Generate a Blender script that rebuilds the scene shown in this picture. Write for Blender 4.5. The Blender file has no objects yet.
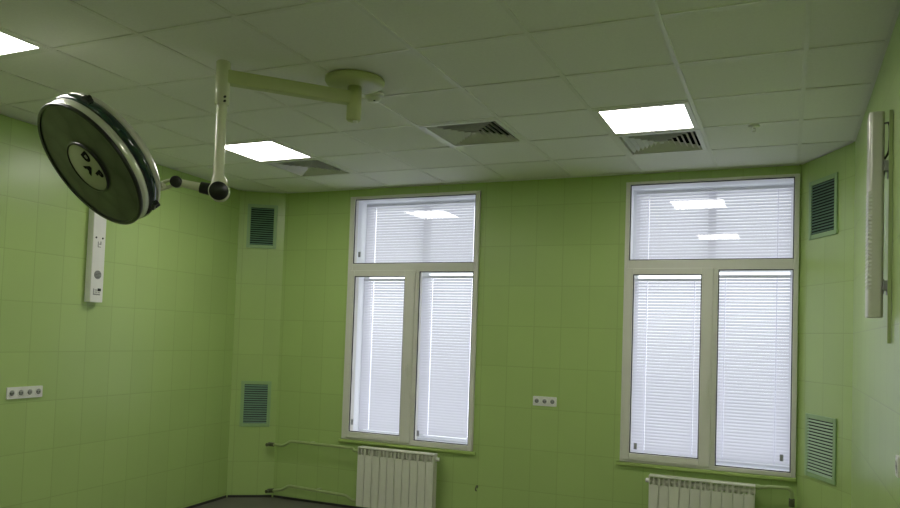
import bpy, math, random
from mathutils import Vector, Matrix
random.seed(4)
scene = bpy.context.scene
COL = scene.collection
PI = math.pi

# ------------------------------------------------------------------ materials
def nodes_of(name):
    m = bpy.data.materials.new(name); m.use_nodes = True
    nt = m.node_tree
    for n in list(nt.nodes): nt.nodes.remove(n)
    out = nt.nodes.new('ShaderNodeOutputMaterial')
    return m, nt, out

def mat(name, color, rough=.5, metal=0., var=.06, scale=14., bump=0., spec=.5, coat=0.):
    """Principled material with a soft procedural mottling."""
    m, nt, out = nodes_of(name)
    b = nt.nodes.new('ShaderNodeBsdfPrincipled')
    b.inputs['Roughness'].default_value = rough
    b.inputs['Metallic'].default_value = metal
    b.inputs['Specular IOR Level'].default_value = spec
    b.inputs['Coat Weight'].default_value = coat
    tc = nt.nodes.new('ShaderNodeTexCoord')
    nz = nt.nodes.new('ShaderNodeTexNoise'); nz.inputs['Scale'].default_value = scale
    nz.inputs['Detail'].default_value = 4
    nt.links.new(tc.outputs['Object'], nz.inputs['Vector'])
    mx = nt.nodes.new('ShaderNodeMix'); mx.data_type = 'RGBA'
    mx.inputs[6].default_value = tuple(c * (1 - var) for c in color) + (1,)
    mx.inputs[7].default_value = tuple(min(1, c * (1 + var)) for c in color) + (1,)
    nt.links.new(nz.outputs['Fac'], mx.inputs[0])
    nt.links.new(mx.outputs[2], b.inputs['Base Color'])
    if bump:
        bp = nt.nodes.new('ShaderNodeBump'); bp.inputs['Strength'].default_value = bump
        bp.inputs['Distance'].default_value = .004
        nt.links.new(nz.outputs['Fac'], bp.inputs['Height'])
        nt.links.new(bp.outputs['Normal'], b.inputs['Normal'])
    nt.links.new(b.outputs[0], out.inputs[0])
    return m

def tile_mat(name, color, grout, w=.245, h=.36, g=.0036, rough=.3):
    """Glazed wall tiles laid on a straight grid in the wall's own x / z."""
    m, nt, out = nodes_of(name)
    N = nt.nodes.new; Lk = nt.links.new
    def mth(op, a, b=None, c=None):
        n = N('ShaderNodeMath'); n.operation = op
        for i, v in enumerate((a, b, c)):
            if v is None: continue
            if isinstance(v, (int, float)): n.inputs[i].default_value = v
            else: Lk(v, n.inputs[i])
        return n.outputs[0]
    tc = N('ShaderNodeTexCoord'); sp = N('ShaderNodeSeparateXYZ'); Lk(tc.outputs['Object'], sp.inputs[0])
    def edge(o, size):
        f = mth('DIVIDE', o, size); fr = mth('FRACT', f)
        d = mth('MULTIPLY', mth('MINIMUM', fr, mth('SUBTRACT', 1., fr)), size)
        return mth('FLOOR', f), d
    ix, dx = edge(sp.outputs[0], w); iz, dz = edge(sp.outputs[2], h)
    d = mth('MINIMUM', dx, dz)
    line = N('ShaderNodeMapRange'); line.inputs['From Min'].default_value = g * .35
    line.inputs['From Max'].default_value = g; Lk(d, line.inputs['Value'])
    cb = N('ShaderNodeCombineXYZ'); Lk(ix, cb.inputs[0]); Lk(iz, cb.inputs[1])
    wn = N('ShaderNodeTexWhiteNoise'); wn.noise_dimensions = '3D'; Lk(cb.outputs[0], wn.inputs['Vector'])
    nz = N('ShaderNodeTexNoise'); nz.inputs['Scale'].default_value = 2.2; nz.inputs['Detail'].default_value = 3
    Lk(tc.outputs['Object'], nz.inputs['Vector'])
    val = mth('ADD', mth('MULTIPLY_ADD', wn.outputs['Value'], .05, .95), mth('MULTIPLY_ADD', nz.outputs['Fac'], .08, -.02))
    hs = N('ShaderNodeMix'); hs.data_type = 'RGBA'; hs.blend_type = 'MULTIPLY'; hs.inputs[0].default_value = 1
    hs.inputs[6].default_value = (*color, 1)
    cc = N('ShaderNodeCombineColor')
    for i in range(3): Lk(val, cc.inputs[i])
    Lk(cc.outputs[0], hs.inputs[7])
    mx = N('ShaderNodeMix'); mx.data_type = 'RGBA'; mx.inputs[6].default_value = (*grout, 1)
    Lk(line.outputs[0], mx.inputs[0]); Lk(hs.outputs[2], mx.inputs[7])
    b = N('ShaderNodeBsdfPrincipled'); Lk(mx.outputs[2], b.inputs['Base Color'])
    b.inputs['Roughness'].default_value = rough
    # pillowed edge and slightly wavy glaze
    ed = N('ShaderNodeMapRange'); ed.inputs['From Max'].default_value = .008; Lk(d, ed.inputs['Value'])
    tilt = N('ShaderNodeVectorMath'); tilt.operation = 'MULTIPLY_ADD'
    Lk(wn.outputs['Color'], tilt.inputs[0]); tilt.inputs[1].default_value = (.02, .02, .02); tilt.inputs[2].default_value = (-.01, -.01, -.01)
    bp = N('ShaderNodeBump'); bp.inputs['Strength'].default_value = .35; bp.inputs['Distance'].default_value = .0012
    hgt = mth('MULTIPLY_ADD', nz.outputs['Fac'], .6, ed.outputs[0]); Lk(hgt, bp.inputs['Height'])
    va = N('ShaderNodeVectorMath'); va.operation = 'ADD'; Lk(bp.outputs[0], va.inputs[0]); Lk(tilt.outputs[0], va.inputs[1])
    vn = N('ShaderNodeVectorMath'); vn.operation = 'NORMALIZE'; Lk(va.outputs[0], vn.inputs[0])
    Lk(vn.outputs[0], b.inputs['Normal'])
    Lk(b.outputs[0], out.inputs[0])
    return m

def emit_mat(name, color, strength):
    m, nt, out = nodes_of(name)
    e = nt.nodes.new('ShaderNodeEmission'); e.inputs['Color'].default_value = (*color, 1)
    tc = nt.nodes.new('ShaderNodeTexCoord'); vo = nt.nodes.new('ShaderNodeTexVoronoi'); vo.inputs['Scale'].default_value = 160
    nt.links.new(tc.outputs['Object'], vo.inputs['Vector'])
    mr = nt.nodes.new('ShaderNodeMapRange'); mr.inputs['To Min'].default_value = strength * 1.03; mr.inputs['To Max'].default_value = strength * .97
    nt.links.new(vo.outputs['Distance'], mr.inputs['Value']); nt.links.new(mr.outputs[0], e.inputs['Strength'])
    nt.links.new(e.outputs[0], out.inputs[0])
    return m

def glass_mat(name, ior=1.5, tint=(.97, .985, .98), gain=1.):
    m, nt, out = nodes_of(name)
    t = nt.nodes.new('ShaderNodeBsdfTransparent'); t.inputs[0].default_value = (*tint, 1)
    g = nt.nodes.new('ShaderNodeBsdfGlossy'); g.inputs['Roughness'].default_value = .015
    f = nt.nodes.new('ShaderNodeFresnel'); f.inputs['IOR'].default_value = ior
    k = nt.nodes.new('ShaderNodeMath'); k.operation = 'MULTIPLY'; k.inputs[1].default_value = gain
    k.use_clamp = True
    mx = nt.nodes.new('ShaderNodeMixShader')
    nt.links.new(f.outputs[0], k.inputs[0]); nt.links.new(k.outputs[0], mx.inputs[0])
    nt.links.new(t.outputs[0], mx.inputs[1]); nt.links.new(g.outputs[0], mx.inputs[2])
    nt.links.new(mx.outputs[0], out.inputs[0])
    return m

def slat_mat(name, color, trans):
    m, nt, out = nodes_of(name)
    d = nt.nodes.new('ShaderNodeBsdfDiffuse'); d.inputs[0].default_value = (*color, 1)
    t = nt.nodes.new('ShaderNodeBsdfTranslucent')
    tc = nt.nodes.new('ShaderNodeTexCoord'); nz = nt.nodes.new('ShaderNodeTexNoise'); nz.inputs['Scale'].default_value = 3
    nt.links.new(tc.outputs['Object'], nz.inputs['Vector'])
    cr = nt.nodes.new('ShaderNodeMix'); cr.data_type = 'RGBA'
    cr.inputs[6].default_value = (.78, .77, .86, 1); cr.inputs[7].default_value = (.84, .83, .92, 1)
    nt.links.new(nz.outputs['Fac'], cr.inputs[0]); nt.links.new(cr.outputs[2], t.inputs[0])
    mx = nt.nodes.new('ShaderNodeMixShader'); mx.inputs[0].default_value = trans
    nt.links.new(d.outputs[0], mx.inputs[1]); nt.links.new(t.outputs[0], mx.inputs[2])
    nt.links.new(mx.outputs[0], out.inputs[0])
    return m

def louvre_glass(name):
    """Dark prismatic lamp glass with fine concentric rings."""
    m, nt, out = nodes_of(name)
    b = nt.nodes.new('ShaderNodeBsdfPrincipled'); b.inputs['Base Color'].default_value = (.035, .042, .028, 1)
    b.inputs['Roughness'].default_value = .3; b.inputs['Coat Weight'].default_value = .08; b.inputs['Specular IOR Level'].default_value = .4; b.inputs['Coat Roughness'].default_value = .08
    tc = nt.nodes.new('ShaderNodeTexCoord'); wv = nt.nodes.new('ShaderNodeTexVoronoi')
    wv.inputs['Scale'].default_value = 9.
    nt.links.new(tc.outputs['Object'], wv.inputs['Vector'])
    mx = nt.nodes.new('ShaderNodeMix'); mx.data_type = 'RGBA'
    mx.inputs[6].default_value = (.06, .068, .056, 1); mx.inputs[7].default_value = (.012, .014, .011, 1)
    nt.links.new(wv.outputs['Distance'], mx.inputs[0]); nt.links.new(mx.outputs[2], b.inputs['Base Color'])
    bp = nt.nodes.new('ShaderNodeBump'); bp.inputs['Strength'].default_value = .25; bp.inputs['Distance'].default_value = .01
    nt.links.new(wv.outputs['Distance'], bp.inputs['Height']); nt.links.new(bp.outputs[0], b.inputs['Normal'])
    nt.links.new(b.outputs[0], out.inputs[0])
    return m

PANEL = 18.8; SKY = 2.5
M = dict(
    tile=tile_mat('green_wall_tile', (.418, .565, .198), (.34, .46, .155)),
    sill=mat('green_sill_tile', (.42, .55, .17), .35),
    ceil=mat('ceiling_tile', (.87, .87, .83), .9, var=.05, scale=60, bump=.25),
    tbar=mat('ceiling_grid_metal', (.81, .81, .76), .45),
    floor=mat('dark_linoleum', (.13, .115, .11), .45, var=.25, scale=5),
    skirt=mat('dark_skirting', (.04, .04, .036), .5),
    pvc=mat('white_pvc', (.74, .73, .66), .32, var=.02),
    reveal=mat('white_reveal', (.86, .87, .90), .55, var=.02),
    gasket=mat('black_rubber', (.015, .015, .018), .6),
    glass=glass_mat('window_glass', gain=1.3),
    oglass=glass_mat('outer_window_glass'),
    slat=slat_mat('blind_slat', (.80, .80, .84), .30),
    rail=mat('blind_rail', (.75, .76, .80), .4),
    cord=slat_mat('blind_cord', (.93, .93, .95), .85),
    sticker=mat('grey_sticker', (.42, .43, .47), .6, var=.3, scale=120),
    enamel=mat('radiator_enamel', (.74, .74, .64), .35, var=.03),
    pipe=mat('green_painted_pipe', (.37, .46, .20), .4),
    valve=mat('dark_valve', (.10, .115, .06), .5, var=.2),
    vent=mat('green_vent_frame', (.31, .47, .22), .45),
    vslat=mat('teal_vent_slat', (.14, .27, .18), .45),
    vslatl=mat('pale_green_vent_slat', (.34, .50, .30), .45),
    dark=mat('dark_duct', (.012, .014, .012), .8),
    diff=mat('diffuser_metal', (.74, .74, .70), .45),
    white=mat('white_plastic', (.80, .80, .76), .35, var=.02),
    grey=mat('grey_plastic', (.30, .31, .29), .5),
    ink=mat('black_print', (.006, .006, .006), .85, spec=.1),
    black=mat('black_plastic', (.012, .013, .012), .3, var=.2),
    cream=mat('cream_lamp_paint', (.66, .68, .48), .3, coat=.4, var=.02),
    canopy=mat('olive_cream_paint', (.52, .56, .28), .4, var=.03),
    steel=mat('polished_rim', (.72, .73, .62), .22, metal=.35, var=.03),
    band=mat('dark_green_band', (.01, .035, .028), .12, var=.3, coat=.6),
    lens=louvre_glass('lamp_front_glass'),
    hub=mat('olive_hub', (.38, .40, .27), .45),
    lamp=mat('lamp_housing_metal', (.66, .65, .58), .3, metal=.25, var=.03),
    light=emit_mat('light_panel', (1., .97, .92), PANEL),
)

# ------------------------------------------------------------------ mesh helper
class MB:
    def __init__(s, xf=None): s.v = []; s.f = []; s.sm = []; s.xf = xf or Matrix()
    def add(s, vs, fs, smooth=False):
        o = len(s.v); s.v += [s.xf @ Vector(p) for p in vs]
        for f in fs: s.f.append([o + i for i in f]); s.sm.append(smooth)
        return s
    def box(s, x0, x1, y0, y1, z0, z1):
        vs = [(x, y, z) for z in (z0, z1) for y in (y0, y1) for x in (x0, x1)]
        return s.add(vs, [(0, 2, 3, 1), (4, 5, 7, 6), (0, 1, 5, 4), (2, 6, 7, 3), (0, 4, 6, 2), (1, 3, 7, 5)])
    def rbox(s, x0, x1, y0, y1, z0, z1, r, axis='z', n=4):
        """Box with rounded edges along one axis."""
        pts = []
        A = {'z': (x0, x1, y0, y1), 'y': (x0, x1, z0, z1), 'x': (y0, y1, z0, z1)}[axis]
        for cx, cy, a0 in ((A[1] - r, A[3] - r, 0), (A[0] + r, A[3] - r, PI / 2), (A[0] + r, A[2] + r, PI), (A[1] - r, A[2] + r, 1.5 * PI)):
            for k in range(n + 1):
                a = a0 + k / n * PI / 2; pts.append((cx + r * math.cos(a), cy + r * math.sin(a)))
        lo, hi = {'z': (z0, z1), 'y': (y0, y1), 'x': (x0, x1)}[axis]
        mk = {'z': lambda p, t: (p[0], p[1], t), 'y': lambda p, t: (p[0], t, p[1]), 'x': lambda p, t: (t, p[0], p[1])}[axis]
        m = len(pts)
        vs = [mk(p, lo) for p in pts] + [mk(p, hi) for p in pts]
        fs = [(i, (i + 1) % m, m + (i + 1) % m, m + i) for i in range(m)]
        s.add(vs, fs, True)
        s.add(vs, [tuple(range(m))[::-1], tuple(range(m, 2 * m))])
        return s
    def lathe(s, prof, n=48, xf=None, smooth=True, a0=0, a1=2 * PI, cap=False):
        xf = xf or Matrix(); full = abs(a1 - a0 - 2 * PI) < 1e-6
        cols = n if full else n + 1
        vs = []
        for i in range(cols):
            a = a0 + (a1 - a0) * i / n
            for r, z in prof: vs.append(xf @ Vector((r * math.cos(a), r * math.sin(a), z)))
        k = len(prof); fs = []
        for i in range(n):
            j = (i + 1) % cols
            for q in range(k - 1): fs.append((i * k + q, j * k + q, j * k + q + 1, i * k + q + 1))
        s.add(vs, fs, smooth)
        if not full: s.add(vs[:k], [tuple(range(k))]); s.add(vs[-k:], [tuple(range(k))[::-1]])
        return s
    def rod(s, p, q, r, r2=None, n=20):
        p, q = Vector(p), Vector(q); d = q - p; L = d.length
        xf = Matrix.Translation(p) @ d.to_track_quat('Z', 'Y').to_matrix().to_4x4()
        r2 = r if r2 is None else r2
        s.lathe([(r, 0), (r2, L)], n, xf)
        s.lathe([(0, 0), (r, 0)], n, xf, False); s.lathe([(r2, L), (0, L)], n, xf, False)
        return s
    def tube(s, pts, r, n=12, fillet=.0):
        pts = [Vector(p) for p in pts]
        if fillet:
            o = [pts[0]]
            for a, b, c in zip(pts, pts[1:], pts[2:]):
                f = min(fillet, (a - b).length * .45, (c - b).length * .45)
                A = b + (a - b).normalized() * f; B = b + (c - b).normalized() * f
                for k in range(6):
                    t = k / 5; o.append(A * (1 - t) ** 2 + b * 2 * t * (1 - t) + B * t * t)
            o.append(pts[-1]); pts = o
        vs = []; up = None
        for i, p in enumerate(pts):
            d = (pts[min(i + 1, len(pts) - 1)] - pts[max(i - 1, 0)]).normalized()
            if up is None: up = d.orthogonal().normalized()
            up = (up - d * up.dot(d)).normalized(); si = d.cross(up)
            for k in range(n):
                a = 2 * PI * k / n; vs.append(p + r * (math.cos(a) * up + math.sin(a) * si))
        fs = [(i * n + k, i * n + (k + 1) % n, (i + 1) * n + (k + 1) % n, (i + 1) * n + k) for i in range(len(pts) - 1) for k in range(n)]
        s.add(vs, fs, True)
        s.add(vs[:n], [tuple(range(n))[::-1]]); s.add(vs[-n:], [tuple(range(n))])
        return s
    def prism(s, poly, z0, z1):
        m = len(poly)
        vs = [(x, y, z0) for x, y in poly] + [(x, y, z1) for x, y in poly]
        return s.add(vs, [tuple(range(m))[::-1], tuple(range(m, 2 * m))] + [(i, (i + 1) % m, m + (i + 1) % m, m + i) for i in range(m)])
    def frame(s, x0, x1, y0, y1, z0, z1, t, tb=None, tt=None):
        """Rectangular frame in x / z with depth y."""
        tb = t if tb is None else tb; tt = t if tt is None else tt
        s.box(x0, x0 + t, y0, y1, z0, z1); s.box(x1 - t, x1, y0, y1, z0, z1)
        s.box(x0 + t, x1 - t, y0, y1, z0, z0 + tb); s.box(x0 + t, x1 - t, y0, y1, z1 - tt, z1)
        return s
    def build(s, name, material, parent=None, bevel=0., loc=None):
        me = bpy.data.meshes.new(name)
        me.from_pydata([tuple(v) for v in s.v], [], s.f)
        me.polygons.foreach_set('use_smooth', s.sm)
        me.materials.append(material); me.update()
        o = bpy.data.objects.new(name, me); COL.objects.link(o)
        if parent: o.parent = parent
        if loc: o.location = loc
        if bevel:
            b = o.modifiers.new('edge', 'BEVEL'); b.width = bevel; b.segments = 2; b.limit_method = 'ANGLE'
            b.angle_limit = .9
        return o

def empty(name, loc=(0, 0, 0), rz=0.):
    o = bpy.data.objects.new(name, None); COL.objects.link(o); o.location = loc; o.rotation_euler = (0, 0, rz)
    o.empty_display_size = .05
    return o
def tag(o, label, cat, group=None):
    o['label'] = label; o['category'] = cat
    if group: o['group'] = group
    return o
def struct(o, label=None):
    o['kind'] = 'structure'
    if label: o['label'] = label
    return o
def copy_tree(src, loc, rz=None):
    r = src.copy(); COL.objects.link(r); r.location = loc
    if rz is not None: r.rotation_euler = (0, 0, rz)
    for ch in list(src.children):
        c = ch.copy(); COL.objects.link(c); c.parent = r
        for g in list(ch.children):
            d = g.copy(); COL.objects.link(d); d.parent = c
    return r

# ------------------------------------------------------------------ room shell
H = 3.112                       # underside of the ceiling grid
YB = 6.27
A0 = Vector((-4.5796, -2.2)); A1 = Vector((-5.155, 6.02)); A2 = Vector((-4.775, YB))
A3 = Vector((.095, YB)); A4 = Vector((.42, 5.65)); A5 = Vector((.42, -2.2))
ROOM = [A0, A1, A2, A3, A4, A5]
def wall_frame(p, q):
    d = (q - p); return d.length, math.atan2(d.y, d.x)
def wall(name, p, q, start, holes=(), th=.16, ext=(0., 0.), dz=0.):
    """Wall from p to q, outside on the left; object origin sits 'start' along it on a tile joint."""
    L, rz = wall_frame(p, q); d = (q - p).normalized()
    xs = sorted({-start - ext[0], L - start + ext[1]} | {h[0] for h in holes} | {h[1] for h in holes})
    zs = sorted({-dz, H + .03 - dz} | {h[2] for h in holes} | {h[3] for h in holes})
    inh = lambda x, z: any(h[0] < x < h[1] and h[2] < z < h[3] for h in holes)
    m = MB()
    for i in range(len(xs) - 1):
        for j in range(len(zs) - 1):
            if not inh((xs[i] + xs[i + 1]) / 2, (zs[j] + zs[j + 1]) / 2):
                x0, x1, z0, z1 = xs[i], xs[i + 1], zs[j], zs[j + 1]
                m.add([(x0, 0, z0), (x1, 0, z0), (x1, 0, z1), (x0, 0, z1)], [(0, 1, 2, 3)])
                m.add([(x0, th, z0), (x1, th, z0), (x1, th, z1), (x0, th, z1)], [(3, 2, 1, 0)])
    e = [(xs[0], xs[-1], zs[0], zs[-1])] + list(holes)
    for x0, x1, z0, z1 in e:
        m.add([(x, y, z) for x, z in ((x0, z0), (x1, z0), (x1, z1), (x0, z1)) for y in (0, th)],
              [(0, 1, 3, 2), (2, 3, 5, 4), (4, 5, 7, 6), (6, 7, 1, 0)])
    o = m.build(name, M['tile']); o.location = (p.x + d.x * start, p.y + d.y * start, dz); o.rotation_euler = (0, 0, rz)
    return struct(o)
TH = .36
W1 = (-3.975, -2.59, .66, 3.035); W2 = (-1.257, .086, .70, 3.040)
bo = (-4.775 + .02)             # back wall tile joint
bs = -4.74 + .0                 # world x of the joint the wall's origin sits on
st = bs - A2.x
holes = [(w[0] - bs, w[1] - bs, w[2], w[3]) for w in (W1, W2)]
LL = (A1 - A0).length
wall('wall_left', A0, A1, LL - 2.092, dz=.04)
wall('wall_left_corner', A1, A2, .05)
wall('wall_back', A2, A3, st, holes, TH)
wall('wall_right_corner', A3, A4, .10)
wall('wall_right', A4, A5, .12)
wall('wall_front', A5, A0, .1)
big = [(-5.6, -2.5), (.75, -2.5), (.75, 6.75), (-5.6, 6.75)]
struct(MB().prism([(p.x, p.y) for p in ROOM], -.05, 0).build('floor', M['floor']))
# dark skirting strip along every wall
for nm, p, q in (('left', A0, A1), ('left_corner', A1, A2), ('back', A2, A3), ('right_corner', A3, A4), ('right', A4, A5)):
    L, rz = wall_frame(p, q)
    o = MB().box(.012, L - .012, -.010, -.0005, .0, .022).build('baseboard_' + nm, M['skirt'])
    o.location = (p.x, p.y, 0); o.rotation_euler = (0, 0, rz); struct(o)

# suspended ceiling: 600 mm grid, tiles with openings for the fittings
X0, Y0, G = -1.1292, 2.6397, .6
FIT = {(-5, -6), (0, -6), (-5, -1), (0, -1), (-5, 3), (0, 3), (-2, 3), (0, 4), (-5, 4)}
tiles = MB()
zt = H + .005
for i in range(-8, 4):
    for j in range(-9, 8):
        x0, x1, y0, y1 = X0 + G * i, X0 + G * (i + 1), Y0 + G * j, Y0 + G * (j + 1)
        if (i, j) in FIT: continue
        tiles.add([(x0, y0, zt), (x1, y0, zt), (x1, y1, zt), (x0, y1, zt)], [(3, 2, 1, 0)])
slab = tiles
slab.box(X0 - 8 * G, X0 + 4 * G, Y0 - 9 * G, Y0 + 8 * G, H + .11, H + .135)
ceil = struct(slab.build('ceiling', M['ceil']))
def clip(axis, c):
    """Interval of the room polygon on the line x=c (axis 0) or y=c (axis 1)."""
    ts = []
    for a, b in zip(ROOM, ROOM[1:] + ROOM[:1]):
        u, v = a[axis], b[axis]
        if (u - c) * (v - c) < 0: ts.append(a[1 - axis] + (b[1 - axis] - a[1 - axis]) * (c - u) / (v - u))
    return (min(ts), max(ts)) if len(ts) == 2 else None
grid = MB()
for i in range(-7, 3):
    r = clip(0, X0 + G * i)
    if r: grid.box(X0 + G * i - .012, X0 + G * i + .012, r[0] + .005, r[1] - .005, H, zt + .001)
for j in range(-8, 7):
    r = clip(1, Y0 + G * j)
    if r:
        y = Y0 + G * j
        for i in range(-8, 3):          # cross tees run between the main runners
            a, b = max(r[0] + .005, X0 + G * i + .012), min(r[1] - .005, X0 + G * (i + 1) - .012)
            if b > a: grid.box(a, b, y - .012, y + .012, H + .0004, zt + .001)
grid.build('ceiling_grid', M['tbar'], ceil)
# wall angle round the edge
for n, (p, q) in enumerate(((A0, A1), (A1, A2), (A2, A3), (A3, A4), (A4, A5))):
    L, rz = wall_frame(p, q)
    o = MB().box(.02, L - .02, -.02, -.0005, H - .0016, H - .0002).build('trim_%d' % (n + 1), M['tbar'])
    o.location = (p.x, p.y, 0); o.rotation_euler = (0, 0, rz); struct(o)

# ------------------------------------------------------------------ windows
def window(n, w, top, left, right, stickers, side):
    """w: outer x0,x1,z0,z1; top/left/right: visible glass x0,x1,z0,z1 (world)."""
    x0, x1, z0, z1 = w
    r = empty('window_%d' % n, ((x0 + x1) / 2, YB, z0)); struct(r)
    ox, oz = (x0 + x1) / 2, z0
    lx = lambda v: v - ox
    lz = lambda v: v - oz
    ya, yb = -.025, .05
    mz0, mz1 = right[3], top[2]            # transom
    mx0, mx1 = right[0] - .055, right[0]   # mullion
    f = MB()
    f.box(lx(x0), lx(top[0]), ya, yb, lz(z0), lz(z1)); f.box(lx(top[1]), lx(x1), ya, yb, lz(z0), lz(z1))
    f.box(lx(top[0]), lx(top[1]), ya, yb, lz(top[3]), lz(z1))
    f.box(lx(top[0]), lx(top[1]), ya, yb, lz(mz0), lz(mz1))
    f.box(lx(top[0]), lx(top[1]), ya, yb, lz(z0), lz(right[2]))
    f.box(lx(mx0), lx(mx1), ya, yb, lz(right[2]), lz(mz0))
    f.build('window_frame', M['pvc'], r, .004)
    # openable left sash, standing proud of the frame
    s = MB()
    sx0, sx1, sz0, sz1 = top[0] - .012, mx0 + .018, z0 + .022, mz0 + .012
    s.box(lx(sx0), lx(left[0]), ya - .018, yb - .005, lz(sz0), lz(sz1)); s.box(lx(left[1]), lx(sx1), ya - .018, yb - .005, lz(sz0), lz(sz1))
    s.box(lx(left[0]), lx(left[1]), ya - .018, yb - .005, lz(sz0), lz(left[2])); s.box(lx(left[0]), lx(left[1]), ya - .018, yb - .005, lz(left[3]), lz(sz1))
    sash = s.build('window_sash', M['pvc'], r, .004)
    hx = lx((left[1] + sx1) / 2 + .01); hz = lz(1.40)
    h = MB().rbox(hx - .014, hx + .014, ya - .026, ya - .0185, hz - .035, hz + .035, .006, 'y')
    h.rod((hx, ya - .026, hz), (hx, ya - .05, hz), .009)
    h.rbox(hx - .011, hx + .011, ya - .062, ya - .048, hz - .115, hz + .012, .005, 'y')
    h.build('window_handle', M['pvc'], sash)
    for nm, g, dy, par in (('top', top, .0, r), ('left', left, -.018, sash), ('right', right, .0, r)):
        gx0, gx1, gz0, gz1 = lx(g[0]), lx(g[1]), lz(g[2]), lz(g[3])
        MB().frame(gx0, gx1, ya + dy + .010, ya + dy + .016, gz0, gz1, .007).build('gasket', M['gasket'], par)
        MB().add([(gx0, ya + dy + .02, gz0), (gx1, ya + dy + .02, gz0), (gx1, ya + dy + .02, gz1), (gx0, ya + dy + .02, gz1)], [(0, 1, 2, 3)]).build('window_pane', M['glass'], par)
    for sx, sz, pane in stickers:
        dy = -.018 if pane == 'left' else 0.
        k = MB().box(lx(sx) - .013, lx(sx) + .013, ya + dy + .0175, ya + dy + .019, lz(sz) - .026, lz(sz) + .026)
        k.build('sticker', M['sticker'], sash if pane == 'left' else r)
    # white liner of the deep reveal
    t = .008
    MB().frame(lx(x0) + .001, lx(x1) - .001, yb + .001, TH, lz(z0) + .001, lz(z1) - .001, t).build('window_reveal', M['reveal'], r)
    # outer window
    oy0, oy1 = .285, .335
    o = MB()
    a0, a1, b0, b1 = lx(x0) + t + .001, lx(x1) - t - .001, lz(z0) + t + .001, lz(z1) - t - .001
    o.frame(a0, a1, oy0, oy1, b0, b1, .05)
    o.box(a0 + .05, a1 - .05, oy0, oy1, lz(mz0) + .01, lz(mz1) - .01)
    cx = (a0 + a1) / 2
    o.box(cx - .045, cx + .045, oy0, oy1, b0 + .05, lz(mz0) + .01)
    o.box(cx - .03, cx + .03, oy0, oy1, lz(mz1) - .01, b1 - .05)
    o.build('outer_window_frame', M['reveal'], r)
    MB().add([(a0 + .05, .31, b0 + .05), (a1 - .05, .31, b0 + .05), (a1 - .05, .31, b1 - .05), (a0 + .05, .31, b1 - .05)], [(0, 1, 2, 3)]).build('outer_window_pane', M['oglass'], r)
    # glazed sill ledge under the frame
    MB().rbox(lx(x0) - .03, lx(x1) + (.0 if n == 2 else .03), -.028, -.0005, -.032, -.003, .006, 'x').build('window_sill', M['sill'], r)
    return r
T1 = (-3.922, -2.632, 2.373, 3.008); T1L = (-3.886, -3.328, .738, 2.247); T1R = (-3.186, -2.632, .708, 2.293)
T2 = (-1.220, .050, 2.378, 3.018); T2L = (-1.177, -.627, .777, 2.258); T2R = (-.502, .050, .733, 2.297)
window(1, W1, T1, T1L, T1R, [(-3.858, .83, 'left'), (-3.15, .775, 'right'), (-3.86, 2.465, 'top')], 'left')
window(2, W2, T2, T2L, T2R, [(-1.13, .835, 'left'), (-.015, .84, 'right')], 'right')

# ------------------------------------------------------------------ venetian blinds
PITCH, SW, TILT = .0265, .032, math.radians(51)
def blind(x0, x1, ztop, zbot, y, label, TILT=TILT):
    cx = (x0 + x1) / 2; w = (x1 - x0) / 2
    r = empty('venetian_blind', (cx, y, zbot)); tag(r, label, 'blind', 'venetian blinds in the windows')
    hgt = ztop - zbot
    MB().rbox(-w, w, -.013, .013, hgt - .025, hgt, .003, 'x').build('headrail', M['rail'], r)
    m = MB(); n = int((hgt - .055) / PITCH)
    for k in range(n):
        zc = hgt - .025 - PITCH * (k + .6)
        q = 4; g = .0032; c = w - .11            # slots for the ladder cords
        for e0, e1 in ((-w, -c - g), (-c + g, c - g), (c + g, w)):
            vs = []
            for e in (e0, e1):
                for i in range(q + 1):
                    t = (i / q - .5); a = t * SW; bow = .0025 * (1 - 4 * t * t)
                    dy = a * math.cos(TILT) - bow * math.sin(TILT); dz = a * math.sin(TILT) + bow * math.cos(TILT)
                    vs.append((e, dy, zc + dz))
            m.add(vs, [(i, i + 1, q + 2 + i, q + 1 + i) for i in range(q)], True)
    m.build('slats', M['slat'], r)
    MB().rbox(-w, w, -.012, .012, 0, .016, .004, 'x').build('bottom_rail', M['rail'], r)
    for s in (-1, 1):
        xx = s * (w - .11)
        MB().box(xx - .003, xx + .003, -.0135, -.0130, .016, hgt - .025).build('ladder_tape', M['cord'], r)
    return r
yb_ = YB + .225
for w, top, nm, which in ((W1, T1, 'left', 'far-left'), (W2, T2, 'right', 'right')):
    x0, x1, z0, z1 = w; c = (x0 + x1) / 2
    a, b = x0 + .045, x1 - .045
    blind(a, b, z1 - .035, 2.335, yb_, 'wide white venetian blind behind the upper pane of the %s window' % nm, math.radians(60))
    blind(a, c - .012, 2.245, z0 + .03, yb_, 'long white venetian blind behind the handled opening sash of the %s window' % nm)
    blind(c + .012, b, 2.274, z0 + .03, yb_, 'long white venetian blind behind the fixed right-hand lower pane of the %s window' % nm)

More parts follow.
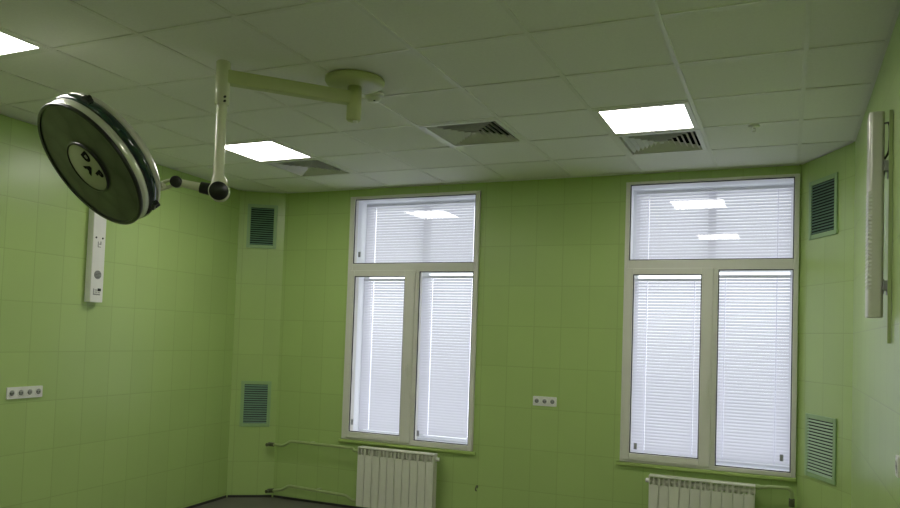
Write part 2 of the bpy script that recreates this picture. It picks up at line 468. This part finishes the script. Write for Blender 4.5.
# ------------------------------------------------------------------ radiators
def radiator_proto(x, zb, label):
    r = empty('radiator', (x, 6.17, zb)); tag(r, label, 'radiator', 'radiators under the windows')
    w, hh = .08, .565
    for k in range(10):
        m = MB(); cx = (k + .5) * w
        # flat front plate, its top cut away as an air opening
        m.rbox(cx - w / 2 + .002, cx + w / 2 - .002, -.050, -.042, 0.01, hh - .075, .003, 'z')
        m.box(cx - w / 2 + .002, cx - w / 2 + .009, -.049, .03, hh - .075, hh - .012)
        m.box(cx + w / 2 - .009, cx + w / 2 - .002, -.049, .03, hh - .075, hh - .012)
        m.box(cx - .004, cx + .004, -.044, .03, .02, hh - .012)
        m.rbox(cx - w / 2 + .0004, cx + w / 2 - .0004, -.050, .034, hh - .014, hh, .005, 'x')
        m.rbox(cx - .022, cx + .022, -.02, .02, .02, hh - .03, .015, 'z')
        m.rod((cx - w / 2, 0, .045), (cx + w / 2, 0, .045), .021); m.rod((cx - w / 2, 0, hh - .05), (cx + w / 2, 0, hh - .05), .021)
        m.box(cx - w / 2 + .003, cx + w / 2 - .003, .026, .030, .03, hh - .085)
        m.build('radiator_section', M['enamel'], r)
    return r
r1 = radiator_proto(-3.708, .055, 'white panelled radiator under the left window, with a pipe on its left side')
m = MB().rod((10 * .08, 0, .515), (10 * .08 + .03, 0, .515), .017); m.rod((.83, 0, .515), (.83, -.03, .515), .006); m.build('vent_plug', M['white'], r1)
m = MB().rod((-.03, 0, .515), (0, 0, .515), .02); m.build('pipe_union', M['pipe'], r1)
r2 = copy_tree(r1, (-.995, 6.17, .066))
r2['label'] = 'white panelled radiator under the right window, with a pipe on its right side'
for ch in r2.children:                       # mirrored fittings
    if ch.name.startswith('vent_plug'): ch.location = (.80, 0, 0); ch.rotation_euler = (0, 0, PI)
    if ch.name.startswith('pipe_union'): ch.location = (.83, 0, .036)

# ------------------------------------------------------------------ heating pipes
def pipe(name, base, pts, label, valve=None, r=.0135, cap=None):
    o = empty(name, base); tag(o, label, 'pipe', 'heating pipes')
    P = [Vector(p) - Vector(base) for p in pts]
    MB().tube(P, r, 14, .03).build('pipe_run', M['pipe'], o)
    if valve:
        v = MB(); a, b = (Vector(q) - Vector(base) for q in valve)
        d = (b - a).normalized()
        v.rod(a, b, .021, n=8); v.rod(a + d * .015, a + d * .015 + Vector((0, -.035, .0)), .012)
        v.rod(a + d * .015 + Vector((0, -.03, 0)), a + d * .015 + Vector((0, -.052, 0)), .018, n=8)
        v.build('valve', M['valve'], o)
    for c in (cap or ()):
        c = Vector(c) - Vector(base)
        MB().box(c.x - .012, c.x + .012, c.y - .012, 6.269 - base[1], c.z - .010, c.z + .010).build('pipe_clip', M['pipe'], o)
    return o
pipe('heating_pipe', (-4.76, 6.20, .54), [(-4.80, 6.20, .541), (-4.62, 6.20, .541), (-4.535, 6.20, .592), (-3.79, 6.17, .592), (-3.78, 6.17, .57), (-3.724, 6.17, .57)],
     'green painted pipe running along the wall to the top of the left radiator', ((-4.80, 6.2, .541), (-4.735, 6.2, .541)), cap=[(-4.3, 6.19, .592)])
pipe('heating_pipe', (-4.7, 6.19, .09), [(-4.77, 6.19, .075), (-4.61, 6.19, .105), (-4.53, 6.19, .152), (-3.85, 6.17, .137), (-3.78, 6.17, .10), (-3.711, 6.17, .10)],
     'lower green painted pipe just above the floor left of the left radiator', ((-4.775, 6.19, .077), (-4.71, 6.19, .087)), cap=[(-4.2, 6.18, .145)])
pipe('heating_pipe', (.02, 6.17, .60), [(-.165, 6.17, .617), (-.12, 6.17, .620), (-.10, 6.17, .626), (.035, 6.17, .630), (.06, 6.17, .61), (.06, 6.17, .10)],
     'short green painted pipe on the right end of the right radiator', ((.06, 6.17, .555), (.06, 6.17, .495)))

# ------------------------------------------------------------------ wall grilles
def grille(p, q, u0, u1, z0, z1, label, smat, n):
    L, rz = wall_frame(p, q); d = (q - p).normalized()
    r = empty('vent_grille', (p.x + d.x * (u0 + u1) / 2, p.y + d.y * (u0 + u1) / 2, z0), rz); tag(r, label, 'vent grille', 'louvred grilles on the slanted corner walls')
    w = (u1 - u0) / 2; h = z1 - z0; t = .034
    MB().frame(-w, w, -.012, -.0005, 0, h, t).build('grille_frame', M['vent'], r, .003)
    MB().box(-w + t, w - t, -.0025, -.0008, t, h - t).build('duct_backing', M['dark'], r)
    m = MB(); k = n
    for i in range(k):
        z = t + (h - 2 * t) * (i + .5) / k
        s = (h - 2 * t) / k
        m.add([(-w + t, -.014, z - s * .38), (w - t, -.014, z - s * .38), (w - t, -.006, z + s * .14), (-w + t, -.006, z + s * .14),
               (-w + t, -.0155, z - s * .32), (w - t, -.0155, z - s * .32), (w - t, -.0065, z + s * .20), (-w + t, -.0065, z + s * .20)],
              [(0, 1, 2, 3), (7, 6, 5, 4), (0, 4, 5, 1), (3, 2, 6, 7), (0, 3, 7, 4), (1, 5, 6, 2)])
    m.build('louvre_slats', smat, r)
    return r
grille(A1, A2, .083, .380, 2.53, 2.98, 'dark green vent grille high on the left corner wall near the ceiling', M['vslat'], 17)
grille(A1, A2, .096, .393, .71, 1.172, 'dark green vent grille low on the left corner wall above the pipe valve', M['vslat'], 17)
grille(A3, A4, .135, .505, 2.505, 2.945, 'dark green vent grille high on the right corner wall beside the right window', M['vslat'], 17)
grille(A3, A4, .128, .525, .745, 1.205, 'pale green vent grille low on the right corner wall beside the right window', M['vslatl'], 17)

# ------------------------------------------------------------------ ceiling lights
def cell(i, j): return X0 + G * (i + .5), Y0 + G * (j + .5)
def light_proto(i, j, label):
    x, y = cell(i, j)
    r = empty('ceiling_light', (x, y, H)); tag(r, label, 'ceiling light', 'square light panels in the ceiling')
    m = MB(); a = .287; b = .254
    for s in (-1, 1):
        m.box(s * a if s < 0 else b, -b if s < 0 else a, -a, a, -.004, .02)
        m.box(-b, b, -a if s < 0 else b, -b if s < 0 else a, -.004, .02)
    m.box(-a, a, -a, a, .06, .07)
    for s in (-1, 1):
        m.box(min(s * a, s * (a - .004)), max(s * a, s * (a - .004)), -a, a, .02, .06); m.box(-a, a, min(s * a, s * (a - .004)), max(s * a, s * (a - .004)), .02, .06)
    m.build('light_frame', M['white'], r)
    MB().box(-b, b, -b, b, .001, .004).build('light_diffuser', M['light'], r)
    return r
lp = light_proto(0, 3, 'square lit ceiling panel in front of the right window, next to a vent')
for (i, j), lab in (((-5, 3), 'square lit ceiling panel behind the hanging lamp pole, above the left corner'),
                    ((-5, -1), 'square lit ceiling panel at the left edge, nearest above the surgical lamp'),
                    ((0, -1), 'square lit ceiling panel overhead, seen only as the lower reflection in the right window'),
                    ((-5, -6), 'square lit ceiling panel added as unseen fill light at the back of the room, on the left wall side'),  # both rear panels are added behind the camera to lift the room's light level
                    ((0, -6), 'square lit ceiling panel added as unseen fill light at the back of the room, on the right wall side')):
    x, y = cell(i, j); o = copy_tree(lp, (x + (.010 if (i, j) == (-5, -1) else 0), y, H)); o['label'] = lab

# ------------------------------------------------------------------ ceiling air diffusers
def diffuser_proto(i, j, label):
    x, y = cell(i, j)
    r = empty('ceiling_diffuser', (x, y, H)); tag(r, label, 'air vent', 'square louvred air vents in the ceiling')
    def ring(m, s0, z0, s1, z1):
        vs = [(-s0, -s0, z0), (s0, -s0, z0), (s0, s0, z0), (-s0, s0, z0), (-s1, -s1, z1), (s1, -s1, z1), (s1, s1, z1), (-s1, s1, z1)]
        m.add(vs, [(i, (i + 1) % 4, 4 + (i + 1) % 4, 4 + i) for i in range(4)])
    m = MB(); ring(m, .287, -.003, .255, -.003); ring(m, .287, -.003, .287, .012); ring(m, .255, -.003, .25, .03)
    m.build('diffuser_frame', M['white'], r)
    m = MB()
    for k in range(6):
        s = .236 - k * .037
        ring(m, s, .000, s - .027, .032); ring(m, s + .002, .0005, s - .025, .0335); ring(m, s, .0, s + .002, .0005)
    m.box(-.014, .014, -.014, .014, .002, .006)
    m.build('louvre_blades', M['diff'], r)
    m = MB(); ring(m, .262, .012, .262, .10); m.add([(-.262, -.262, .10), (.262, -.262, .10), (.262, .262, .10), (-.262, .262, .10)], [(0, 1, 2, 3)])
    m.build('duct_box', M['dark'], r)
    return r
dp = diffuser_proto(-2, 3, 'square louvred ceiling vent in the middle, between the two windows')
for (i, j), lab in (((0, 4), 'square louvred ceiling vent touching the light panel before the right window'),
                    ((-5, 4), 'square louvred ceiling vent behind the light panel near the left corner')):
    x, y = cell(i, j); o = copy_tree(dp, (x, y, H)); o['label'] = lab

# sprinkler and smoke detector
s = empty('sprinkler_head', (-.207, 5.075, H)); tag(s, 'tiny metal sprinkler head on the ceiling right of the lit panel', 'sprinkler')
MB().lathe([(0, -.0002), (.036, -.0002), (.036, -.006), (.026, -.012), (0, -.012)], 24).build('escutcheon', M['tbar'], s)
m = MB().rod((0, 0, -.010), (0, 0, -.02), .009); m.tube([(-.008, 0, -.018), (-.012, 0, -.027), (0, 0, -.037)], .0025); m.tube([(.008, 0, -.018), (.012, 0, -.027), (0, 0, -.037)], .0025)
m.lathe([(0, -.036), (.013, -.036), (.013, -.039), (0, -.039)], 16); m.build('deflector', M['tbar'], s)
s = empty('smoke_detector', (-2.262, 3.762, H)); tag(s, 'small round white smoke detector on the ceiling beside the lamp canopy', 'smoke detector')
MB().lathe([(0, 0), (.060, 0), (.060, -.012), (.055, -.018), (0, -.018)], 32).build('detector_base', M['white'], s)
MB().lathe([(.046, -.018), (.046, -.03), (.036, -.046), (.02, -.05), (0, -.05)], 32).build('detector_cap', M['white'], s)
MB().lathe([(0, 0), (.006, 0), (.006, -.004), (0, -.004)], 12, Matrix.Translation((.018, -.02, -.0485))).build('indicator', M['black'], s)

# ------------------------------------------------------------------ surgical ceiling lamp
CX, CY = -2.245, 3.525
sl = empty('surgical_lamp', (CX, CY, H)); tag(sl, 'large round surgical operating lamp on a jointed arm hanging from the ceiling', 'surgical lamp')
OFF = Matrix.Translation((-CX, -CY, -H))
Vw = lambda p: Vector(p) - Vector((CX, CY, H))
cn = MB().lathe([(0, 0), (.166, 0), (.166, -.016), (.158, -.028), (.12, -.038), (.05, -.042), (0, -.042)], 56).build('ceiling_canopy', M['canopy'], sl)
ARMZ = 1.315 + 1.69
m = MB(OFF); m.lathe([(0, H - .04), (.040, H - .04), (.040, 2.885), (.034, 2.878), (0, 2.878)], 32, Matrix.Translation((CX, CY, 0)))
m.build('pivot_stub', M['canopy'], sl)
m = MB().lathe([(0, 0), (.014, 0), (.014, -.012), (0, -.014)], 16, OFF @ Matrix.Translation((CX + .012, CY, 2.878))); m.build('pivot_cap', M['white'], sl)
P0 = Vector((CX, CY, ARMZ)); P1 = Vector((-2.720, 3.005, ARMZ))
d = (P1 - P0); ln = d.length; rzz = math.atan2(d.y, d.x)
xf = OFF @ Matrix.Translation(P0) @ Matrix.Rotation(rzz, 4, 'Z')
m = MB(xf); m.rbox(.03, ln - .02, -.030, .030, -.036, .036, .008, 'x'); m.build('horizontal_arm', M['canopy'], sl)
px, py = P1.x, P1.y
m = MB(OFF); m.lathe([(0, 3.086), (.030, 3.086), (.037, 3.08), (.037, 2.86), (.034, 2.856), (0, 2.856)], 32, Matrix.Translation((px, py, 0)))
m.build('pole_sleeve', M['cream'], sl)
for zz in (2.890, 2.868): MB(OFF).rod((px + .032, py - .018, zz), (px + .041, py - .023, zz), .006, n=10).build('sleeve_screw', M['black'], sl)
m = MB(OFF); m.lathe([(.027, 2.857), (.027, 2.50), (.031, 2.475), (.034, 2.46)], 32, Matrix.Translation((px, py, 0)))
m.build('drop_pole', M['cream'], sl)
# knuckle at the pole foot: housing with a black disc cover
KN = Vector((px + .008, py + .002, 2.402))
ax = Vector((.62, -.78, -.1)).normalized()
kq = ax.to_track_quat('Z', 'Y').to_matrix().to_4x4()
m = MB(OFF @ Matrix.Translation(KN) @ kq); m.lathe([(0, -.04), (.048, -.04), (.053, -.034), (.053, .03), (.048, .036), (0, .036)], 40)
kn = m.build('knuckle_joint', M['cream'], sl)
MB(OFF @ Matrix.Translation(KN) @ kq).lathe([(0, .0365), (.048, .0365), (.048, .046), (.044, .050), (0, .050)], 40).build('joint_cover', M['black'], kn)
MB(OFF).rod((px, py, 2.475), KN + Vector((0, 0, .03)), .034, .046, 28).build('pole_foot', M['cream'], sl)
JT = Vector((-2.904, 2.905, 2.441))
dd = (JT - KN).normalized()
MB(OFF).rod(KN + dd * .045, KN + dd * .095, .032, .030, 24).build('arm_coupling', M['black'], sl)
MB(OFF).rod(KN + dd * .09, JT, .0225, .019, 24).build('spring_arm', M['cream'], sl)
m = MB(OFF @ Matrix.Translation(JT) @ kq); m.lathe([(0, -.03), (.026, -.03), (.030, -.025), (.030, .025), (.026, .03), (0, .03)], 28)
m.build('swivel_joint', M['black'], sl)
# lamp head
LC = Vector((-3.242, 2.661, 2.485)); R = .338
ex = Vector((.3939, .5318, -.7497)).normalized(); ez = Vector((.1981, .7473, .6343)).normalized(); ex = (ex - ez * ex.dot(ez)).normalized(); ey = ez.cross(ex)
HX = OFF @ Matrix.Translation(LC) @ Matrix(((ex.x, ey.x, ez.x, 0), (ex.y, ey.y, ez.y, 0), (ex.z, ey.z, ez.z, 0), (0, 0, 0, 1)))
INV = (Matrix.Translation(LC) @ Matrix(((ex.x, ey.x, ez.x, 0), (ex.y, ey.y, ez.y, 0), (ex.z, ey.z, ez.z, 0), (0, 0, 0, 1)))).inverted()
hd = MB(HX).lathe([(R - .004, .014), (R, .018), (R + .003, .050), (R - .006, .056), (R - .03, .06), (R - .04, .06)], 96).build('lamp_head', M['steel'], sl)
MB(HX).lathe([(R - .016, -.003), (R - .004, -.006), (R + .002, 0), (R + .002, .013), (R - .006, .016), (R - .018, .012), (R - .016, -.003)], 96).build('front_ring', M['black'], hd)
# prismatic front glass
pr = []
rr = R - .014
k = 0
while rr > .138:
    pr.append((rr, .003 - .004 * (1 - (rr / R) ** 2) + (.0006 if k % 2 else 0))); rr -= .006; k += 1
pr.append((.134, -.004))
MB(HX).lathe(pr, 96).build('front_glass', M['lens'], hd)
HC = Vector((.0, -.004, 0)); HT = Matrix.Translation((0, .003, 0))
MB(HX).lathe([(.126, -.004), (.129, -.014), (.135, -.014), (.139, .0)], 72, HT).build('hub_ring', M['black'], hd)
MB(HX).lathe([(0, -.013), (.11, -.013), (.127, -.008)], 72, HT).build('hub_disc', M['hub'], hd)
dg = None
def letter(ch, lx, ly, size):
    cu = bpy.data.curves.new('glyph', 'FONT'); cu.body = ch; cu.size = size; cu.extrude = .0008; cu.align_x = 'CENTER'; cu.align_y = 'CENTER'; cu.offset = .0045
    t = bpy.data.objects.new('glyph', cu); COL.objects.link(t)
    bpy.context.view_layer.update()
    me = bpy.data.meshes.new_from_object(t.evaluated_get(bpy.context.evaluated_depsgraph_get()))
    # text right = +x, text up = -y, towards the viewer = -z
    lm = HX @ Matrix.Translation((lx, ly, -.0142)) @ Matrix(((1, 0, 0, 0), (0, -1, 0, 0), (0, 0, -1, 0), (0, 0, 0, 1)))
    me.transform(lm); me.materials.clear(); me.materials.append(M['ink'])
    bpy.data.objects.remove(t); bpy.data.curves.remove(cu)
    o = bpy.data.objects.new('hub_letter', me); COL.objects.link(o); o.parent = hd
letter('D', -.038, -.068, .07); letter('A', .010, -.008, .07); letter('P', .062, -.062, .07)
# dark band with end knobs, pale back shell
MB(HX).lathe([(R - .010, .057), (R + .006, .061), (R + .011, .080), (R + .006, .102), (R - .008, .108)], 96).build('dark_band', M['band'], hd)
MB(HX).lathe([(R - .010, .107), (R + .003, .111), (R + .0, .130), (R - .025, .155), (.22, .182), (.12, .195), (0, .199)], 96).build('back_shell', M['lamp'], hd)
for a in (math.radians(-20), math.radians(-131)):
    c = Vector((R * math.cos(a), R * math.sin(a), .082))
    m = MB(HX @ Matrix.Translation(c) @ Matrix.Rotation(a, 4, 'Z'))
    m.rbox(-.012, .024, -.026, .026, -.014, .016, .008, 'z'); m.rod((.018, 0, 0), (.018, 0, .022), .012)
    m.build('rail_knob', M['black'], hd)
# fork between the lamp's back and the swivel joint
AT = INV.inverted() @ Vector((.258, -.105, .156))
side = Vector((.2, .3, 1)).normalized()
m = MB(OFF)
for sgn in (-1, 1):
    o_ = side * (.020 * sgn)
    m.tube([AT + o_ * .8, AT.lerp(JT, .5) + o_ * 1.2, JT + o_ * .8], .0085, 10)
m.rod(AT + (AT - JT).normalized() * .02, AT + (JT - AT).normalized() * .05, .027, .020, 20)
m.build('lamp_fork', M['cream'], sl)

# ------------------------------------------------------------------ wall fittings
def on_wall(name, p, q, u, z, flip=False):
    L, rz = wall_frame(p, q); d = (q - p).normalized()
    return empty(name, (p.x + d.x * u, p.y + d.y * u, z), rz)
# vertical white console unit on the left wall
c = on_wall('wall_console', A0, A1, LL - 1.824, 1.868); tag(c, 'tall narrow white wall unit on the left tiled wall behind the lamp head', 'wall unit')
hw, hl, dp_ = .062, 1.02, .062
MB().rbox(-hw, hw, -dp_, -.001, 0, hl, .006, 'z').build('console_body', M['white'], c)
for s_ in (-1, 1): MB().lathe([(0, 0), (.008, 0), (.007, .003), (0, .003)], 14, Matrix.Translation((s_ * .032, -dp_, .505)) @ Matrix.Rotation(PI / 2, 4, 'X')).build('screw', M['black'], c)
m = MB()   # printed mark: angular symbol beside a block
m.box(-.014, .016, -dp_ - .0008, -dp_, .43, .436); m.box(-.014, -.006, -dp_ - .0008, -dp_, .436, .475); m.box(-.002, .02, -dp_ - .0008, -dp_, .452, .460); m.box(.010, .020, -dp_ - .0008, -dp_, .460, .478)
m.build('printed_mark', M['grey'], c)
g_ = MB().lathe([(0, 0), (.034, 0), (.034, .003), (.03, .005), (0, .005)], 32, Matrix.Translation((0, -dp_, .215)) @ Matrix.Rotation(PI / 2, 4, 'X')).build('round_grill', M['grey'], c)
m = MB()
for k in range(5):
    zz = .215 - .022 + k * .011; hh_ = math.sqrt(max(0, .028 ** 2 - (zz - .215) ** 2)); m.box(-hh_, hh_, -dp_ - .0056, -dp_ - .0052, zz - .0016, zz + .0016)
m.build('grill_slots', M['black'], g_)
m = MB().box(-.036, .032, -dp_ - .0008, -dp_, .055, .066); m.box(-.036, -.028, -dp_ - .0008, -dp_, .066, .105); m.box(-.022, .005, -dp_ - .0008, -dp_, .074, .082); m.box(-.022, .005, -dp_ - .0008, -dp_, .09, .098)
m.box(.010, .032, -dp_ - .0008, -dp_, .072, .079); m.build('label_print', M['grey'], c)
MB().rbox(.008, .034, -dp_ - .006, -dp_, .086, .108, .003, 'y').build('rocker_switch', M['black'], c)

# power sockets
def socket_strip(p, q, u, z, n, label):
    o = on_wall('power_socket', p, q, u, z); tag(o, label, 'power socket', 'white power sockets on the walls')
    w = n * .071
    MB().rbox(-w / 2, w / 2, -.011, -.0006, -.041, .041, .006, 'y').build('socket_plate', M['white'], o)
    for k in range(n):
        cx = -w / 2 + .071 * (k + .5)
        X = Matrix.Translation((cx, -.0112, 0)) @ Matrix.Rotation(PI / 2, 4, 'X')
        cup = MB().lathe([(.029, 0), (.0275, .0022), (.0215, .0022), (.0205, .0004), (0, .0004)], 28, X).build('socket_outlet', M['grey'] if False else M['white'], o)
        m = MB()
        m.lathe([(0, .0006), (.0195, .0006), (.0195, .0008), (0, .0008)], 24, X)
        m.build('socket_well', M['grey'], cup)
        m = MB()
        for s_ in (-1, 1): m.lathe([(0, .001), (.0042, .001), (.0042, .0014), (0, .0014)], 10, X @ Matrix.Translation((s_ * .0095, 0, 0)))
        m.build('pin_hole', M['black'], cup)
    return o
socket_strip(A0, A1, LL - 2.362, 1.193, 4, 'white strip of four power sockets on the left wall')
socket_strip(A2, A3, -1.925 - A2.x, 1.152, 3, 'white strip of three power sockets between the two windows')
socket_strip(A4, A5, 5.65 - 3.38, 1.238, 1, 'single white power socket at the right picture edge on the right wall')
# small dark wall hook right of the left radiator
h_ = on_wall('wall_hook', A2, A3, -2.538 - A2.x, .335)
tag(h_, 'tiny dark hook on the wall right of the left radiator', 'hook')
m = MB().lathe([(0, 0), (.013, 0), (.011, .004), (0, .005)], 16, Matrix.Translation((0, -.0006, .012)) @ Matrix.Rotation(PI / 2, 4, 'X')); m.build('hook_rose', M['valve'], h_)
m = MB().tube([(0, -.004, .012), (0, -.03, .008), (0, -.038, -.012), (0, -.02, -.022)], .006, 10, .01); m.build('hook_arm', M['valve'], h_)

# germicidal lamp unit on the right wall: rounded casing on brackets, slotted face
f = empty('ultraviolet_lamp', (.42, 3.78, 1.842)); tag(f, 'long vertical lamp casing fixed by brackets to the right wall', 'wall lamp')
hl = .905
MB().rbox(-.088, -.026, -.065, .065, 0, hl, .016, 'z', 6).build('lamp_casing', M['lamp'], f)
MB().rbox(-.0865, -.0275, -.0635, .0635, -.006, -.0002, .016, 'z').build('end_cap', M['lamp'], f)
MB().rbox(-.0865, -.0275, -.0635, .0635, hl + .0002, hl + .008, .016, 'z').build('end_cap', M['lamp'], f)
m = MB()
for k in range(26):
    zz = .12 + k * .017; m.box(-.0900, -.074, -.0665, .045, zz, zz + .009)
m.build('slot_ribs', M['white'], f)
MB().box(-.0895, -.0875, -.05, -.01, .66, .74).build('name_plate', M['white'], f)
for zz in (.13, .66):
    m = MB().box(-.0262, 0., -.03, .03, zz, zz + .006); m.box(-.005, 0., -.055, .055, zz - .03, zz + .036); m.box(-.0262, -.022, -.04, .03, zz - .03, zz + .036); m.box(-.030, .0, -.095, -.055, zz - .018, zz + .024)
    m.build('wall_bracket', M['grey'], f)
m = MB().box(-.016, -.002, -.118, -.106, -.12, hl - .005); m.build('cable_duct', M['pipe'], f)
m = MB().tube([(-.027, -.05, .86), (-.014, -.10, .85), (-.012, -.105, .80), (-.014, -.095, .72), (-.026, -.05, .70)], .005, 8, .03); m.build('cable', M['black'], f)

# ------------------------------------------------------------------ world, camera
w = bpy.data.worlds.new('overcast'); scene.world = w; w.use_nodes = True
nt = w.node_tree; bg = nt.nodes['Background']
tc = nt.nodes.new('ShaderNodeTexCoord'); sp = nt.nodes.new('ShaderNodeSeparateXYZ'); nt.links.new(tc.outputs['Generated'], sp.inputs[0])
rp = nt.nodes.new('ShaderNodeValToRGB')
rp.color_ramp.elements[0].position = .40; rp.color_ramp.elements[0].color = (.80, .83, .86, 1)
rp.color_ramp.elements[1].position = .56; rp.color_ramp.elements[1].color = (.93, .94, 1., 1)
mr = nt.nodes.new('ShaderNodeMapRange'); mr.inputs['From Min'].default_value = -1; nt.links.new(sp.outputs[2], mr.inputs['Value'])
nt.links.new(mr.outputs[0], rp.inputs[0]); nt.links.new(rp.outputs[0], bg.inputs[0]); bg.inputs[1].default_value = SKY

cd = bpy.data.cameras.new('camera'); cam = bpy.data.objects.new('camera', cd); COL.objects.link(cam)
f_px, yaw, pit, rol, ccx, ccy = 743.537, .40382, .040527, .032817, 468.55, 306.93
cd.sensor_width = 36; cd.lens = f_px / 900 * 36
cd.shift_x = -(ccx - 450) / 900; cd.shift_y = (ccy - 254) / 900
cd.clip_start = .05
fw = Vector((-math.sin(yaw) * math.cos(pit), math.cos(yaw) * math.cos(pit), math.sin(pit))); rt = Vector((math.cos(yaw), math.sin(yaw), 0)); up = rt.cross(fw)
r_ = math.cos(rol) * rt + math.sin(rol) * up; u_ = -math.sin(rol) * rt + math.cos(rol) * up
cam.matrix_world = Matrix(((r_.x, u_.x, -fw.x, 0), (r_.y, u_.y, -fw.y, 0), (r_.z, u_.z, -fw.z, 1.69), (0, 0, 0, 1)))
scene.camera = cam
vs = scene.view_settings
vs.view_transform = 'Standard'; vs.look = 'None'; vs.gamma = 1; vs.use_curve_mapping = False; vs.exposure = 0.
scene.cycles.max_bounces = 12; scene.cycles.diffuse_bounces = 6; scene.cycles.transparent_max_bounces = 16
